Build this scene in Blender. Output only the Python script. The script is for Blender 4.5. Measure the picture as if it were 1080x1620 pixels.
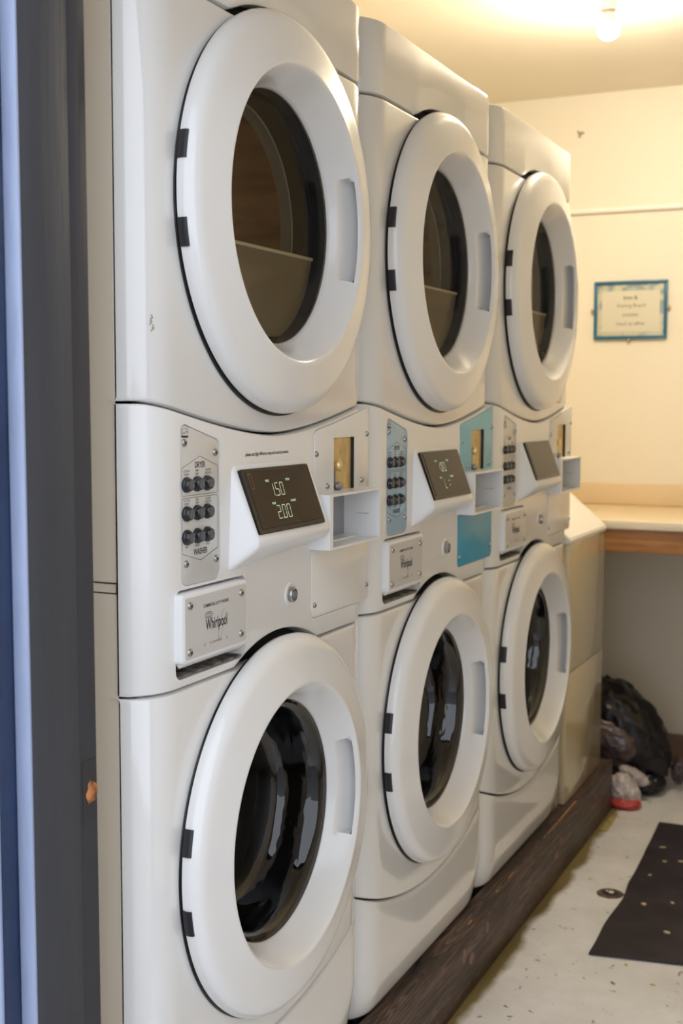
import bpy, bmesh, math, random
from mathutils import Vector, Matrix, noise
PI = math.pi
random.seed(7)
for o in list(bpy.data.objects): bpy.data.objects.remove(o)
S = bpy.context.scene
C = S.collection
FLOOR = -0.165          # room floor; z = 0 is the top of the timber kerb, y runs along the row, machine fronts face +x
CEIL = 2.228
YB = 3.25               # back wall
XR = 1.35               # right wall
P = 0.69                # machine spacing

# ---------------------------------------------------------------- camera
cam_d = bpy.data.cameras.new('camera'); cam = bpy.data.objects.new('camera', cam_d); C.objects.link(cam)
f_px, yaw, pit, roll = 1989.5, 0.4316, 0.0875, 0.0036
F = Vector((-math.sin(yaw)*math.cos(pit), math.cos(yaw)*math.cos(pit), -math.sin(pit)))
R = F.cross(Vector((0, 0, 1))).normalized(); U = R.cross(F)
R2 = R*math.cos(roll)+U*math.sin(roll); U2 = -R*math.sin(roll)+U*math.cos(roll)
M = Matrix((R2, U2, -F)).transposed().to_4x4(); M.translation = Vector((0.8713, -1.313, 1.1279))
cam.matrix_world = M
cam_d.sensor_fit = 'HORIZONTAL'; cam_d.sensor_width = 36; cam_d.lens = f_px/1080*36
cam_d.clip_start = 0.02
cam_d.dof.use_dof = True; cam_d.dof.focus_distance = 1.85; cam_d.dof.aperture_fstop = 9.0
S.camera = cam

# ---------------------------------------------------------------- world and exposure
W = bpy.data.worlds.new('world'); S.world = W; W.use_nodes = True
bg = W.node_tree.nodes['Background']
bg.inputs['Color'].default_value = (0.85, 0.90, 1.0, 1); bg.inputs['Strength'].default_value = 2.0
S.view_settings.view_transform = 'Standard'; S.view_settings.look = 'None'
S.view_settings.gamma = 1; S.view_settings.use_curve_mapping = False
S.view_settings.exposure = 0.08
BULB = 1000.0

# ---------------------------------------------------------------- material helpers
def new_mat(name):
    m = bpy.data.materials.new(name); m.use_nodes = True
    nt = m.node_tree; b = nt.nodes['Principled BSDF']
    return m, nt, b
def mat(name, col, rough=0.4, metal=0.0, coat=0.0, spec=0.5, vary=0.0, scale=8, bump=0.0, bscale=60, col2=None, stretch=None, lo=.4, hi=.65):
    m, nt, b = new_mat(name)
    b.inputs['Base Color'].default_value = (*col, 1)
    b.inputs['Roughness'].default_value = rough; b.inputs['Metallic'].default_value = metal
    b.inputs['Coat Weight'].default_value = coat; b.inputs['Coat Roughness'].default_value = 0.05
    b.inputs['Specular IOR Level'].default_value = spec
    tc = nt.nodes.new('ShaderNodeTexCoord'); mp = nt.nodes.new('ShaderNodeMapping')
    nt.links.new(tc.outputs['Object'], mp.inputs[0])
    if stretch: mp.inputs['Scale'].default_value = stretch
    if col2 is None and vary > 0: col2 = tuple(c*(1-vary) for c in col)
    if col2 is not None:
        n = nt.nodes.new('ShaderNodeTexNoise'); n.inputs['Scale'].default_value = scale; n.inputs['Detail'].default_value = 6
        r = nt.nodes.new('ShaderNodeValToRGB'); r.color_ramp.elements[0].position = lo; r.color_ramp.elements[1].position = hi
        r.color_ramp.elements[0].color = (*col, 1); r.color_ramp.elements[1].color = (*col2, 1)
        nt.links.new(mp.outputs[0], n.inputs['Vector']); nt.links.new(n.outputs['Fac'], r.inputs[0]); nt.links.new(r.outputs[0], b.inputs['Base Color'])
    if bump > 0:
        n2 = nt.nodes.new('ShaderNodeTexNoise'); n2.inputs['Scale'].default_value = bscale; n2.inputs['Detail'].default_value = 4
        bp = nt.nodes.new('ShaderNodeBump'); bp.inputs['Strength'].default_value = bump; bp.inputs['Distance'].default_value = 0.002
        nt.links.new(mp.outputs[0], n2.inputs['Vector']); nt.links.new(n2.outputs['Fac'], bp.inputs['Height']); nt.links.new(bp.outputs[0], b.inputs['Normal'])
    return m
def emit(name, col, s):
    m, nt, b = new_mat(name)
    b.inputs['Base Color'].default_value = (*col, 1); b.inputs['Emission Color'].default_value = (*col, 1); b.inputs['Emission Strength'].default_value = s
    return m
def glass(name, tint, rough=0.0, ior=1.5, gloss=1.0):
    # window glass: tinted see-through with a mirror-like Fresnel reflection
    m = bpy.data.materials.new(name); m.use_nodes = True; nt = m.node_tree; nt.nodes.clear()
    out = nt.nodes.new('ShaderNodeOutputMaterial'); mx = nt.nodes.new('ShaderNodeMixShader')
    tr = nt.nodes.new('ShaderNodeBsdfTransparent'); tr.inputs[0].default_value = (*tint, 1)
    gl = nt.nodes.new('ShaderNodeBsdfGlossy'); gl.inputs['Roughness'].default_value = rough; gl.inputs[0].default_value = (gloss, gloss, gloss, 1)
    fr = nt.nodes.new('ShaderNodeFresnel'); fr.inputs[0].default_value = ior
    nt.links.new(fr.outputs[0], mx.inputs[0]); nt.links.new(tr.outputs[0], mx.inputs[1]); nt.links.new(gl.outputs[0], mx.inputs[2]); nt.links.new(mx.outputs[0], out.inputs[0])
    return m

enamel = mat('white_enamel', (0.80, 0.79, 0.765), 0.10, coat=0.6, vary=0.03, scale=3)
door_white = mat('door_plastic_white', (0.84, 0.835, 0.82), 0.22, coat=0.4)
console_white = mat('console_plastic_white', (0.81, 0.80, 0.78), 0.26, coat=0.25)
pod_white = mat('pod_plastic_white', (0.84, 0.84, 0.83), 0.32)
cabinet_m = mat('cabinet_steel_paint', (0.76, 0.68, 0.55), 0.35, coat=0.1)
black_in = mat('black_recess', (0.012, 0.012, 0.012), 0.7)
hinge_m = mat('hinge_black', (0.015, 0.014, 0.018), 0.4)
rubber = mat('gasket_navy_black', (0.018, 0.021, 0.032), 0.22)
rubber_and_gap = mat('gasket_and_gap_black', (0.006, 0.0055, 0.0055), 0.3)  # gaskets, and the painted shadow ring behind each door
grey_ring = mat('inner_ring_grey', (0.36, 0.34, 0.30), 0.4)
drum_tan = mat('dryer_drum_tan', (0.95, 0.70, 0.40), 0.38, metal=0.4, col2=(0.50, 0.33, 0.16), scale=3, stretch=(1, .6, 6))
drum_steel = mat('washer_drum_steel', (0.42, 0.42, 0.45), 0.3, metal=0.9, bump=0.5, bscale=30)
lint_m = mat('lint_housing_olive', (0.30, 0.26, 0.185), 0.35)
lint_edge = mat('lint_edge_cream', (0.92, 0.84, 0.66), 0.3)
smoke_glass = glass('smoked_dryer_glass', (0.95, 0.91, 0.83), ior=1.45, gloss=0.28)
dark_glass = glass('washer_bowl_glass', (0.50, 0.50, 0.52), ior=1.65)
_nt = dark_glass.node_tree; _g = [n for n in _nt.nodes if n.type == 'BSDF_GLOSSY'][0]
_n = _nt.nodes.new('ShaderNodeTexNoise'); _n.inputs['Scale'].default_value = 16; _n.inputs['Detail'].default_value = 2
_m = _nt.nodes.new('ShaderNodeMapping'); _m.inputs['Scale'].default_value = (2.5, 1, 1); _t = _nt.nodes.new('ShaderNodeTexCoord')
_b = _nt.nodes.new('ShaderNodeBump'); _b.inputs['Strength'].default_value = .16; _b.inputs['Distance'].default_value = .01
_nt.links.new(_t.outputs['Object'], _m.inputs[0]); _nt.links.new(_m.outputs[0], _n.inputs['Vector']); _nt.links.new(_n.outputs['Fac'], _b.inputs['Height']); _nt.links.new(_b.outputs[0], _g.inputs['Normal'])
plate_grey = mat('brushed_plate_grey', (0.66, 0.65, 0.63), 0.32, metal=0.15)
plate_pale_blue = mat('plate_pale_blue', (0.36, 0.52, 0.66), 0.3, metal=0.1)
plate_cyan = mat('plate_cyan', (0.20, 0.52, 0.66), 0.35)
plate_blue = mat('plate_blue', (0.04, 0.33, 0.52), 0.35)
chrome = mat('chrome', (0.42, 0.42, 0.43), 0.18, metal=1.0)
brass = mat('brass', (0.74, 0.54, 0.25), 0.4, metal=0.35, vary=.3, scale=25)
gold = mat('gold_knob', (0.85, 0.66, 0.30), 0.3, metal=0.6)
steel_grey = mat('grey_metal', (0.30, 0.32, 0.36), 0.35, metal=0.7)
brass_dark = mat('brass_dark', (.3, .2, .08), .5)
btn_m = mat('button_black', (0.015, 0.016, 0.022), 0.22, coat=.4)
btn_cap = mat('button_cap_grey', (0.10, 0.11, 0.11), 0.25)
ink = mat('black_ink', (0.02, 0.02, 0.022), 0.6)
ink_grey = mat('grey_ink', (0.16, 0.16, 0.17), 0.6)
screen_m = mat('screen_brown_black', (0.018, 0.010, 0.007), 0.07, spec=0.22)
bezel_m = mat('bezel_black', (0.012, 0.010, 0.009), 0.15, spec=.3)
digit_m = emit('led_digits', (0.50, 0.58, 0.40), 0.55)
led_lbl = emit('led_label', (0.45, 0.68, 0.52), 0.40)
icon_m = mat('icon_brown', (0.22, 0.17, 0.12), 0.4)
dirt_m = mat('dispenser_dirty', (0.30, 0.28, 0.24), 0.7, col2=(0.04, 0.035, 0.03), scale=60)

# ---------------------------------------------------------------- mesh helpers
def smooth(bm, deg=32):
    lim = math.radians(deg)
    for f in bm.faces: f.smooth = True
    for e in bm.edges:
        if len(e.link_faces) == 2:
            e.smooth = e.calc_face_angle(0) < lim
        else: e.smooth = True
def link(name, bm, m, parent=None, sm=32, recalc=True, face=None):
    if recalc: bmesh.ops.recalc_face_normals(bm, faces=bm.faces)
    if face is not None and sum(f.normal.dot(face)*f.calc_area() for f in bm.faces) < 0: bmesh.ops.reverse_faces(bm, faces=bm.faces[:])
    if sm: smooth(bm, sm)
    me = bpy.data.meshes.new(name); bm.to_mesh(me); bm.free()
    for x in (m if isinstance(m, (list, tuple)) else [m]): me.materials.append(x)
    o = bpy.data.objects.new(name, me); C.objects.link(o)
    if parent is not None: o.parent = parent
    return o
def tag(o, label, cat, group=None):
    o['label'] = label; o['category'] = cat
    if group: o['group'] = group
    return o
def struct(name, bm, m, **k):
    o = link(name, bm, m, **k)
    o['kind'] = 'structure'
    return o
def empty(name, loc, label, cat, group=None):
    o = bpy.data.objects.new(name, None); C.objects.link(o); o.location = loc; o.empty_display_size = .1
    return tag(o, label, cat, group)
def box(bm, a, b, mi=0):
    (x0, y0, z0), (x1, y1, z1) = a, b
    v = [bm.verts.new((x, y, z)) for x in (x0, x1) for y in (y0, y1) for z in (z0, z1)]
    for q in ((0, 1, 3, 2), (4, 6, 7, 5), (0, 4, 5, 1), (2, 3, 7, 6), (0, 2, 6, 4), (1, 5, 7, 3)):
        f = bm.faces.new([v[i] for i in q]); f.material_index = mi
    return v
def bbox(a, b, r=0.003, seg=2, bm=None, mi=0):
    t = bmesh.new(); box(t, a, b, mi); bmesh.ops.recalc_face_normals(t, faces=t.faces)
    if r > 0: bmesh.ops.bevel(t, geom=t.edges[:], offset=r, segments=seg, profile=0.5, affect='EDGES')
    if bm is None: return t
    me = bpy.data.meshes.new('t'); t.to_mesh(me); t.free(); bm.from_mesh(me); bpy.data.meshes.remove(me)
    return bm
def rr(y0, y1, z0, z1, r, n=6):
    pts = []
    for cy, cz, a0 in ((y1-r, z1-r, 0), (y0+r, z1-r, 90), (y0+r, z0+r, 180), (y1-r, z0+r, 270)):
        for k in range(n+1):
            a = math.radians(a0+90*k/n); pts.append((cy+r*math.cos(a), cz+r*math.sin(a)))
    return pts
def prism(bm, pts, x0, x1, mi=0, rnd=0.0):
    n = len(pts)
    rings = []
    if rnd > 0:
        cy = sum(p[0] for p in pts)/n; cz = sum(p[1] for p in pts)/n
        def inset(d):
            out = []
            for i, p in enumerate(pts):
                a = Vector(pts[i-1]); c = Vector(pts[(i+1) % n]); b = Vector(p)
                t = (c-a); nn = Vector((-t.y, t.x))
                if nn.length > 0: nn.normalize()
                if nn.dot(Vector((cy, cz))-b) < 0: nn = -nn
                out.append(tuple(b+nn*d))
            return out
        lv = [(x0, pts), (x1-rnd, pts), (x1-rnd*.3, inset(rnd*.3)), (x1, inset(rnd))]
    else: lv = [(x0, pts), (x1, pts)]
    for x, pp in lv: rings.append([bm.verts.new((x, p[0], p[1])) for p in pp])
    for a, b in zip(rings, rings[1:]):
        for i in range(n):
            f = bm.faces.new((a[i], a[(i+1) % n], b[(i+1) % n], b[i])); f.material_index = mi
    f = bm.faces.new(rings[0]); f.material_index = mi
    f = bm.faces.new(rings[-1]); f.material_index = mi
def lathe(bm, prof, yc, zc, n=128, mi=0, fn=None, cap0=False, cap1=False, a0=0, a1=2*PI):
    """revolve (x, r) profile about the x direction through (yc, zc)"""
    rows = []
    closed = abs(a1-a0-2*PI) < 1e-6
    m = n if closed else n+1
    for x, r in prof:
        row = []
        for k in range(m):
            a = a0+(a1-a0)*k/n; xx, r2 = (x, r) if fn is None else fn(x, r, a)
            row.append(bm.verts.new((xx, yc+r2*math.cos(a), zc+r2*math.sin(a))))
        rows.append(row)
    for A, B in zip(rows, rows[1:]):
        for k in range(n):
            k2 = (k+1) % m
            f = bm.faces.new((A[k], A[k2], B[k2], B[k])); f.material_index = mi
    if cap0: bm.faces.new(rows[0]).material_index = mi
    if cap1: bm.faces.new(rows[-1]).material_index = mi
def lathe_z(bm, prof, xc, yc, n=32, mi=0):
    rows = []
    for z, r in prof:
        rows.append([bm.verts.new((xc+r*math.cos(2*PI*k/n), yc+r*math.sin(2*PI*k/n), z)) for k in range(n)])
    for A, B in zip(rows, rows[1:]):
        for k in range(n):
            f = bm.faces.new((A[k], A[(k+1) % n], B[(k+1) % n], B[k])); f.material_index = mi
    bm.faces.new(rows[0]).material_index = mi; bm.faces.new(rows[-1]).material_index = mi
def tube(bm, pts, r, n=8, mi=0):
    rows = []
    for i, p in enumerate(pts):
        p = Vector(p); d = (Vector(pts[min(i+1, len(pts)-1)])-Vector(pts[max(i-1, 0)])).normalized()
        a = d.orthogonal().normalized(); b = d.cross(a)
        rows.append([bm.verts.new(p+(a*math.cos(2*PI*k/n)+b*math.sin(2*PI*k/n))*r) for k in range(n)])
    for A, B in zip(rows, rows[1:]):
        for k in range(n):
            f = bm.faces.new((A[k], A[(k+1) % n], B[(k+1) % n], B[k])); f.material_index = mi
    bm.faces.new(rows[0]).material_index = mi; bm.faces.new(rows[-1]).material_index = mi
_txt = {}
def text_into(bm, s, y, z, h, sx=0.8, x=0.0, align='CENTER', bold=0.0, frame=None, mi=0):
    """flat lettering standing on a plane facing +x, h = capital height"""
    key = (s, align, bold)
    if key not in _txt:
        cu = bpy.data.curves.new('t', 'FONT'); cu.body = s; cu.align_x = align; cu.size = 1; cu.offset = bold; cu.resolution_u = 3
        o = bpy.data.objects.new('t', cu); C.objects.link(o)
        me = bpy.data.meshes.new_from_object(o.evaluated_get(bpy.context.evaluated_depsgraph_get()))
        _txt[key] = ([v.co.copy() for v in me.vertices], [list(p.vertices) for p in me.polygons])
        bpy.data.objects.remove(o); bpy.data.curves.remove(cu); bpy.data.meshes.remove(me)
    vs, fs = _txt[key]; k = h/0.70
    if frame is None: frame = lambda u, v: (x, y+u, z+v)
    else:
        fr0 = frame; frame = lambda u, v: fr0(y+u, z+v)
    V = [bm.verts.new(frame(c.x*k*sx, c.y*k)) for c in vs]
    for f in fs:
        try: bm.faces.new([V[i] for i in f]).material_index = mi
        except ValueError: pass
def strokes(bm, pts, w, x, closed=False, mi=0, frame=None):
    n = len(pts)
    if frame is None: frame = lambda u, v: (x, u, v)
    for i in range(n if closed else n-1):
        a = Vector(pts[i]); b = Vector(pts[(i+1) % n]); d = (b-a)
        if d.length < 1e-7: continue
        d.normalize(); nn = Vector((-d.y, d.x))*w/2; e = d*w*.4
        q = [a-e+nn, a-e-nn, b+e-nn, b+e+nn]
        bm.faces.new([bm.verts.new(frame(p.x, p.y)) for p in q]).material_index = mi
def boolean(o, cutters):
    for c in cutters:
        c.parent = o.parent
        md = o.modifiers.new('b', 'BOOLEAN'); md.operation = 'DIFFERENCE'; md.solver = 'EXACT'; md.object = c
    me = bpy.data.meshes.new_from_object(o.evaluated_get(bpy.context.evaluated_depsgraph_get()))
    o.modifiers.clear(); old = o.data; me.name = old.name; o.data = me
    for c in cutters: bpy.data.objects.remove(c)
    bm = bmesh.new(); bm.from_mesh(me); smooth(bm, 30); bm.to_mesh(me); bm.free()
    return o
def cutter(pts, x0, x1):
    bm = bmesh.new(); prism(bm, pts, x0, x1); return link('cut', bm, black_in, sm=0)

# ---------------------------------------------------------------- moulded front panels
W0, W1 = 0.003, 0.687
def prof(y):
    d = min(y-W0, W1-y); Rr = 0.068
    t = min(1, max(0, 1-d/Rr))
    return -0.045*(1-math.sqrt(max(0, 1-t**2.3)))
def columns(extra=()):
    ys = set()
    for k in range(15):
        a = PI/2*k/14; d = 0.068*(1-math.cos(a))
        ys.add(round(W0+d, 5)); ys.add(round(W1-d, 5))
    for k in range(1, 24): ys.add(round(0.071+(W1-W0-.136)*k/24, 5))
    for e in extra: ys.add(round(e, 5))
    ys = sorted(ys); out = [ys[0]]
    for y in ys[1:]:
        if y-out[-1] > 0.0006: out.append(y)
    return out
def panel(zl, zu, name, m, parent, ys, hole=None, mid=0, xz=None, rnd=0.006, thick=0.022, closed=False, dx=0.0):
    bm = bmesh.new(); cols = []
    for y in ys:
        px = prof(y)+dx; a, b = zl(y), zu(y)
        def X(z): return px+(xz(y, z) if xz else 0)
        xb = min(px-.004, -.031) if closed else None
        low = [(X(a)-thick if xb is None else xb, a), (X(a)-rnd, a), (X(a)-rnd*.3, a+rnd*.3), (X(a+rnd), a+rnd)]
        up = [(X(b-rnd), b-rnd), (X(b)-rnd*.3, b-rnd*.3), (X(b)-rnd, b), (X(b)-thick if xb is None else xb, b)]
        if hole:
            hy, hz, hr = hole; h = math.sqrt(max(0, hr*hr-(y-hy)**2)); m1, m2 = (hz-h, hz+h)
            rows = low+[(X(m1), m1)], [(X(m2), m2)]+up
        else:
            mm = [(X(a+(b-a)*k/(mid+1)), a+(b-a)*k/(mid+1)) for k in range(1, mid+1)]
            rows = (low+mm+up,)
        cols.append([[bm.verts.new((x, y, z)) for x, z in r] for r in rows])
    for A, B in zip(cols, cols[1:]):
        for ra, rb in zip(A, B):
            for i in range(len(ra)-1):
                bm.faces.new((ra[i], rb[i], rb[i+1], ra[i+1]))
            if closed: bm.faces.new((ra[-1], rb[-1], rb[0], ra[0]))
    if closed:
        for c in (cols[0], cols[-1]):
            for r in c: bm.faces.new(r)
    bmesh.ops.remove_doubles(bm, verts=bm.verts[:], dist=0.0001)
    bmesh.ops.recalc_face_normals(bm, faces=bm.faces)
    # orient outward (+x) for open sheets
    s = sum(f.normal.x*f.calc_area() for f in bm.faces)
    if not closed and s < 0: bmesh.ops.reverse_faces(bm, faces=bm.faces[:])
    return link(name, bm, m, parent, sm=40, recalc=False)

YC, ZD, ZW = 0.35, 1.396, 0.4916
RO = 0.285
def arc_top(yc, zc, r, base, sign):
    def fn(y):
        h = math.sqrt(max(0, r*r-(y-yc)**2))
        if sign > 0: return max(base(y), zc+h) if abs(y-yc) < r and zc+h > base(y) else base(y)
        return min(base(y), zc-h)
    return fn
def seam_upper(y):      # dryer panel / console seam: sags under the dryer door
    t = max(-1, min(1, (y-YC)/0.33)); return 1.080+0.046*(1-math.cos(min(1, abs(t))*PI/2))**0.85*1.0
def seam_lower(y):      # washer panel / kick panel seam
    t = abs(y-YC)/0.345; return 0.165+0.071*t*t

def screw(bm, y, z, x, r=0.0052):
    lathe(bm, [(x-.001, r), (x+.0008, r), (x+.0022, r*.86), (x+.0032, r*.5), (x+.0033, r*.42)], y, z, n=20)
    lathe(bm, [(x+.0033, r*.42), (x+.0018, r*.40), (x+.0018, .0002)], y, z, n=6, mi=1)
    lathe(bm, [(x+.0018, r*.12), (x+.0032, r*.12), (x+.0032, .0001)], y, z, n=8)
def screws(parent, pts, x, r=0.0052):
    for y, z in pts:
        bm = bmesh.new(); screw(bm, y, z, x, r); link('screw', bm, [chrome, black_in], parent)

def door(kind, parent, zc):
    def grip(x, r, a):
        if 0.010 < x < 0.0365 and r < 0.2099 and math.cos(a) > 0:
            az = r*math.sin(a)
            e = max(0, min(1, (0.078-abs(az-0.002))/0.010)); e = e*e*(3-2*e)
            q = max(0, min(1, (x-0.010)/0.018)); q = q*q*(3-2*q)
            r = r+(0.240-r)*e*q
        return x, r
    bm = bmesh.new()
    bowl = [(0.0442, 0.2150), (0.0443, 0.2125), (0.0436, 0.2108), (0.0425, 0.2099)]
    for k in range(0, 21):
        t = k/20; x = 0.0422-0.0442*t; bowl.append((x, 0.2096-0.027*(t**0.9)))
    pr = [(0.002, 0.262), (0.0045, 0.270), (0.0045, 0.2815), (0.0062, 0.2848), (0.012, 0.2864), (0.018, 0.2855), (0.0245, 0.2825), (0.0295, 0.2775), (0.0325, 0.271),
          (0.0342, 0.264), (0.0372, 0.248), (0.0408, 0.230), (0.0430, 0.2195)]+bowl+[(-0.010, 0.182)]
    lathe(bm, pr, YC, zc, n=160, fn=grip)
    d = link(kind+'_door', bm, door_white, parent, sm=38)
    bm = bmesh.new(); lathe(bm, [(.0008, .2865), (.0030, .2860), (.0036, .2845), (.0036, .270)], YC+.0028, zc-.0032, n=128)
    link('door_gap_shadow', bm, rubber_and_gap, d)  # black ring set off-centre: shadow of the door gap put in as colour
    for s in (1, -1):
        b = bmesh.new(); ac = PI-s*.1925
        lathe(b, [(.0046, .2790), (.0046, .2840), (.0065, .2870), (.012, .2882), (.0175, .2878), (.0198, .2866), (.0198, .2780)], YC, zc, n=8, a0=ac-.064, a1=ac+.064)
        bmesh.ops.holes_fill(b, edges=[e for e in b.edges if e.is_boundary], sides=0)
        link('hinge', b, hinge_m, d)
    return d

DIG = {'0': 'abcdef', '1': 'bc', '2': 'abged', '5': 'afgcd', '8': 'abcdefg', 'L': 'fed', '.': ''}
def seven(bm, s, y, z, w, h, fr, t=.0011):
    for ch in s:
        if ch == '.':
            strokes(bm, [(y-.0015, z), (y-.0005, z)], t, 0, frame=fr); y += .0012; continue
        sl = h*0.10
        p = {'tl': (y+sl, z+h), 'tr': (y+w+sl, z+h), 'ml': (y+sl/2, z+h/2), 'mr': (y+w+sl/2, z+h/2), 'bl': (y, z), 'br': (y+w, z)}
        seg = {'a': ('tl', 'tr'), 'b': ('tr', 'mr'), 'c': ('mr', 'br'), 'd': ('bl', 'br'), 'e': ('ml', 'bl'), 'f': ('tl', 'ml'), 'g': ('ml', 'mr')}
        for c in DIG[ch]:
            a, b = Vector(p[seg[c][0]]), Vector(p[seg[c][1]]); e = (b-a)*.09
            strokes(bm, [a+e, b-e], t, 0, frame=fr)
        y += w+.0056

def hollow(bm, z0, z1):
    t = .003
    for a, b in (((-.76, .006, z0), (-.05, .006+t, z1)), ((-.76, .684-t, z0), (-.05, .684, z1)), ((-.76, .009, z0), (-.05, .681, z0+t)), ((-.76, .009, z1-t), (-.05, .681, z1)), ((-.76, .009, z0+t), (-.757, .681, z1-t))):
        bbox(a, b, .001, 1, bm)

def machine(k, label, style):
    T = empty('stacked_washer_dryer', (0, k*P, 0), label, 'laundry machine', 'stacked washer dryers in a row')
    # steel cabinets behind the moulded fronts
    bm = bmesh.new()
    hollow(bm, .897, 1.772)
    link('upper_cabinet', bm, cabinet_m, T)
    bm = bmesh.new()
    hollow(bm, -.145, .882)
    link('lower_cabinet', bm, cabinet_m, T)
    bm = bmesh.new(); box(bm, (-.755, .008, .884), (-.053, .011, .895)); link('joining_strip', bm, cabinet_m, T)
    # black backing seen through the seams (ring-shaped openings for the drums)
    def flat_ring(zl, zu, hz):
        bm = bmesh.new(); n = 64; A = []; B = []
        for i in range(n):
            a = 2*PI*i/n; c, s = math.cos(a), math.sin(a)
            t = min(abs((.335)/c) if abs(c) > 1e-6 else 9, (zu-hz)/s if s > 1e-6 else 9, (zl-hz)/s if s < -1e-6 else 9)
            A.append(bm.verts.new((-.030, YC+.188*c, hz+.188*s))); B.append(bm.verts.new((-.030, min(max(YC+t*c, .012), .678), hz+t*s)))
        for i in range(n): bm.faces.new((A[i], A[(i+1) % n], B[(i+1) % n], B[i]))
        return bm
    # (the cabinets are solid boxes: hollow behind the windows comes from the drums placed in front of them)
    link('seal_frame', flat_ring(.89, 1.765, ZD), black_in, T); link('seal_frame', flat_ring(-.05, .88, ZW), black_in, T)
    # moulded panels
    G = 0.0018
    arcys = [YC+s*RO2*math.sin(PI/2*i/26) for s in (1, -1) for i in range(27) for RO2 in (0.291,)]
    colA = columns(arcys)
    panel(arc_top(YC, ZD, 0.291, lambda y: 1.6545+G, 1), lambda y: 1.782, 'top_fascia', enamel, T, colA)
    hys = [YC+s*0.2*math.sin(PI/2*i/14) for s in (1, -1) for i in range(15)]
    panel(lambda y: seam_upper(y)+G, lambda y: 1.6545-G, 'dryer_front', enamel, T, columns(hys), hole=(YC, ZD, 0.2))
    con = panel(arc_top(YC, ZW, 0.2925, lambda y: 0.750+G+0.0*y, 1), lambda y: seam_upper(y)-G, 'control_console', console_white, T, columns(arcys), closed=True, dx=0.003, thick=0.034)
    plate_pts = [(.0755, .893), (.0755, 1.090)]
    def sel_outline(g):
        y0, y1, z0 = .0755-g, .1745+g, .887-g; pts = []
        def zt(y): return 1.101-(y-.0755)*0.24+g
        for cy, cz, a0, r in ((y1-.014, z0+.014, 270, .014),):
            for i in range(7): a = math.radians(a0+15*i); pts.append((cy+r*math.cos(a), cz+r*math.sin(a)))
        zz = zt(y1)
        for i in range(7): a = math.radians(0+12*i); pts.append((y1-.013+.013*math.cos(a), zz-.013+.013*math.sin(a)))
        zz = zt(y0+.012)
        for i in range(7): a = math.radians(102+13*i); pts.append((y0+.013+.013*math.cos(a), zz-.014+.013*math.sin(a)))
        for i in range(7): a = math.radians(180+15*i); pts.append((y0+.014+.014*math.cos(a), z0+.014+.014*math.sin(a)))
        return pts
    def coin_outline(g):
        pts = [(.682+g, .972-g), (.682+g, seam_upper(.682)-.006)]
        for i in range(1, 14):
            y = .682-(.682-.476)*i/14; pts.append((y, seam_upper(y)-.0075+g))
        for i in range(5): a = math.radians(90+22.5*i); pts.append((.476-g+.008*math.cos(a), seam_upper(.476)-.0165+g+.008*math.sin(a)))
        return pts+[(.468-g, .972-g)]
    serv = rr(.4585, .682, .785, .897, .012)
    boolean(con, [cutter(sel_outline(.0012), -.0002, .05), cutter(coin_outline(.0010), .0005, .05), cutter(rr(.4575, .683, .784, .898, .012), .0006, .05),
                  cutter(rr(.060, .246, .764, .882, .012), -.028, .05), cutter(rr(.4655, .650, .902, .981, .004), -.0295, .05), cutter(rr(.539, .622, .981, 1.0705, .001), -.022, .05)])
    panel(lambda y: seam_lower(y)+G, lambda y: 0.750-G, 'washer_front', enamel, T, columns(hys), hole=(YC, ZW, 0.2))
    def kick(y, z):
        b = max(0, min(1, (0.10-z)/0.10)); e = max(0, min(1, (y-.58)/.107))
        return -0.012*b*b-0.028*b*e*e
    panel(lambda y: 0.0015, lambda y: seam_lower(y)-G, 'kick_panel', enamel, T, columns(), mid=14, xz=kick)
    # drums
    bm = bmesh.new()
    lathe(bm, [(-.008, .1835), (-.010, .1815), (-.031, .1800)], YC, ZD, n=96, mi=0)
    lathe(bm, [(-.031, .1800), (-.032, .1770), (-.044, .1770), (-.045, .1785), (-.064, .1765)], YC, ZD, n=96, mi=1)
    lathe(bm, [(-.064, .1765), (-.066, .1745), (-.084, .1715), (-.086, .178)], YC, ZD, n=96, mi=2)
    # door glass and its parts
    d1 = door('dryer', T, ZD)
    link('door_gasket', bm, [rubber, rubber_and_gap, grey_ring], d1)
    bm = bmesh.new(); lathe(bm, [(-.006, .1815), (-.0058, .12), (-.0057, .06), (-.0056, .001)], YC, ZD, n=96, cap1=True); link('door_glass', bm, smoke_glass, d1, face=Vector((1, 0, 0)))
    bm = bmesh.new()
    lathe(bm, [(-.084, .178), (-.092, .25)], YC, ZD, n=48, mi=0)
    lathe(bm, [(-.092, .25), (-.27, .25), (-.29, .24), (-.29, .01)], YC, ZD, n=96, mi=0, cap1=True)
    link('dryer_drum', bm, drum_tan, T)
    # lint screen housing standing in the lower half of the dryer opening
    bm = bmesh.new()
    pts = [(.185, 1.352), (.531, 1.352), (.524, 1.318), (.498, 1.254), (.470, 1.236), (.43, 1.227), (.35, 1.224), (.27, 1.24), (.21, 1.285)]
    prism(bm, pts, -.040, -.030, rnd=.002)
    box(bm, (-.085, .187, 1.350), (-.034, .528, 1.3585))
    link('lint_housing', bm, lint_m, T)
    bm = bmesh.new(); bbox((-.034, .187, 1.3515), (-.0275, .534, 1.3575), .002, 2, bm); link('lint_housing_edge', bm, lint_edge, T)
    # washer glass bowl
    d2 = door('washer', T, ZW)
    bm = bmesh.new()
    lathe(bm, [(-.004, .1825), (-.006, .178), (-.0075, .172), (-.016, .1665), (-.034, .160), (-.055, .155), (-.075, .150), (-.083, .142), (-.086, .130), (-.087, .06), (-.087, .001)], YC, ZW, n=128, cap1=True)
    link('door_glass', bm, dark_glass, d2, sm=50, face=Vector((1, 0, 0)))
    bm = bmesh.new()
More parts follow.
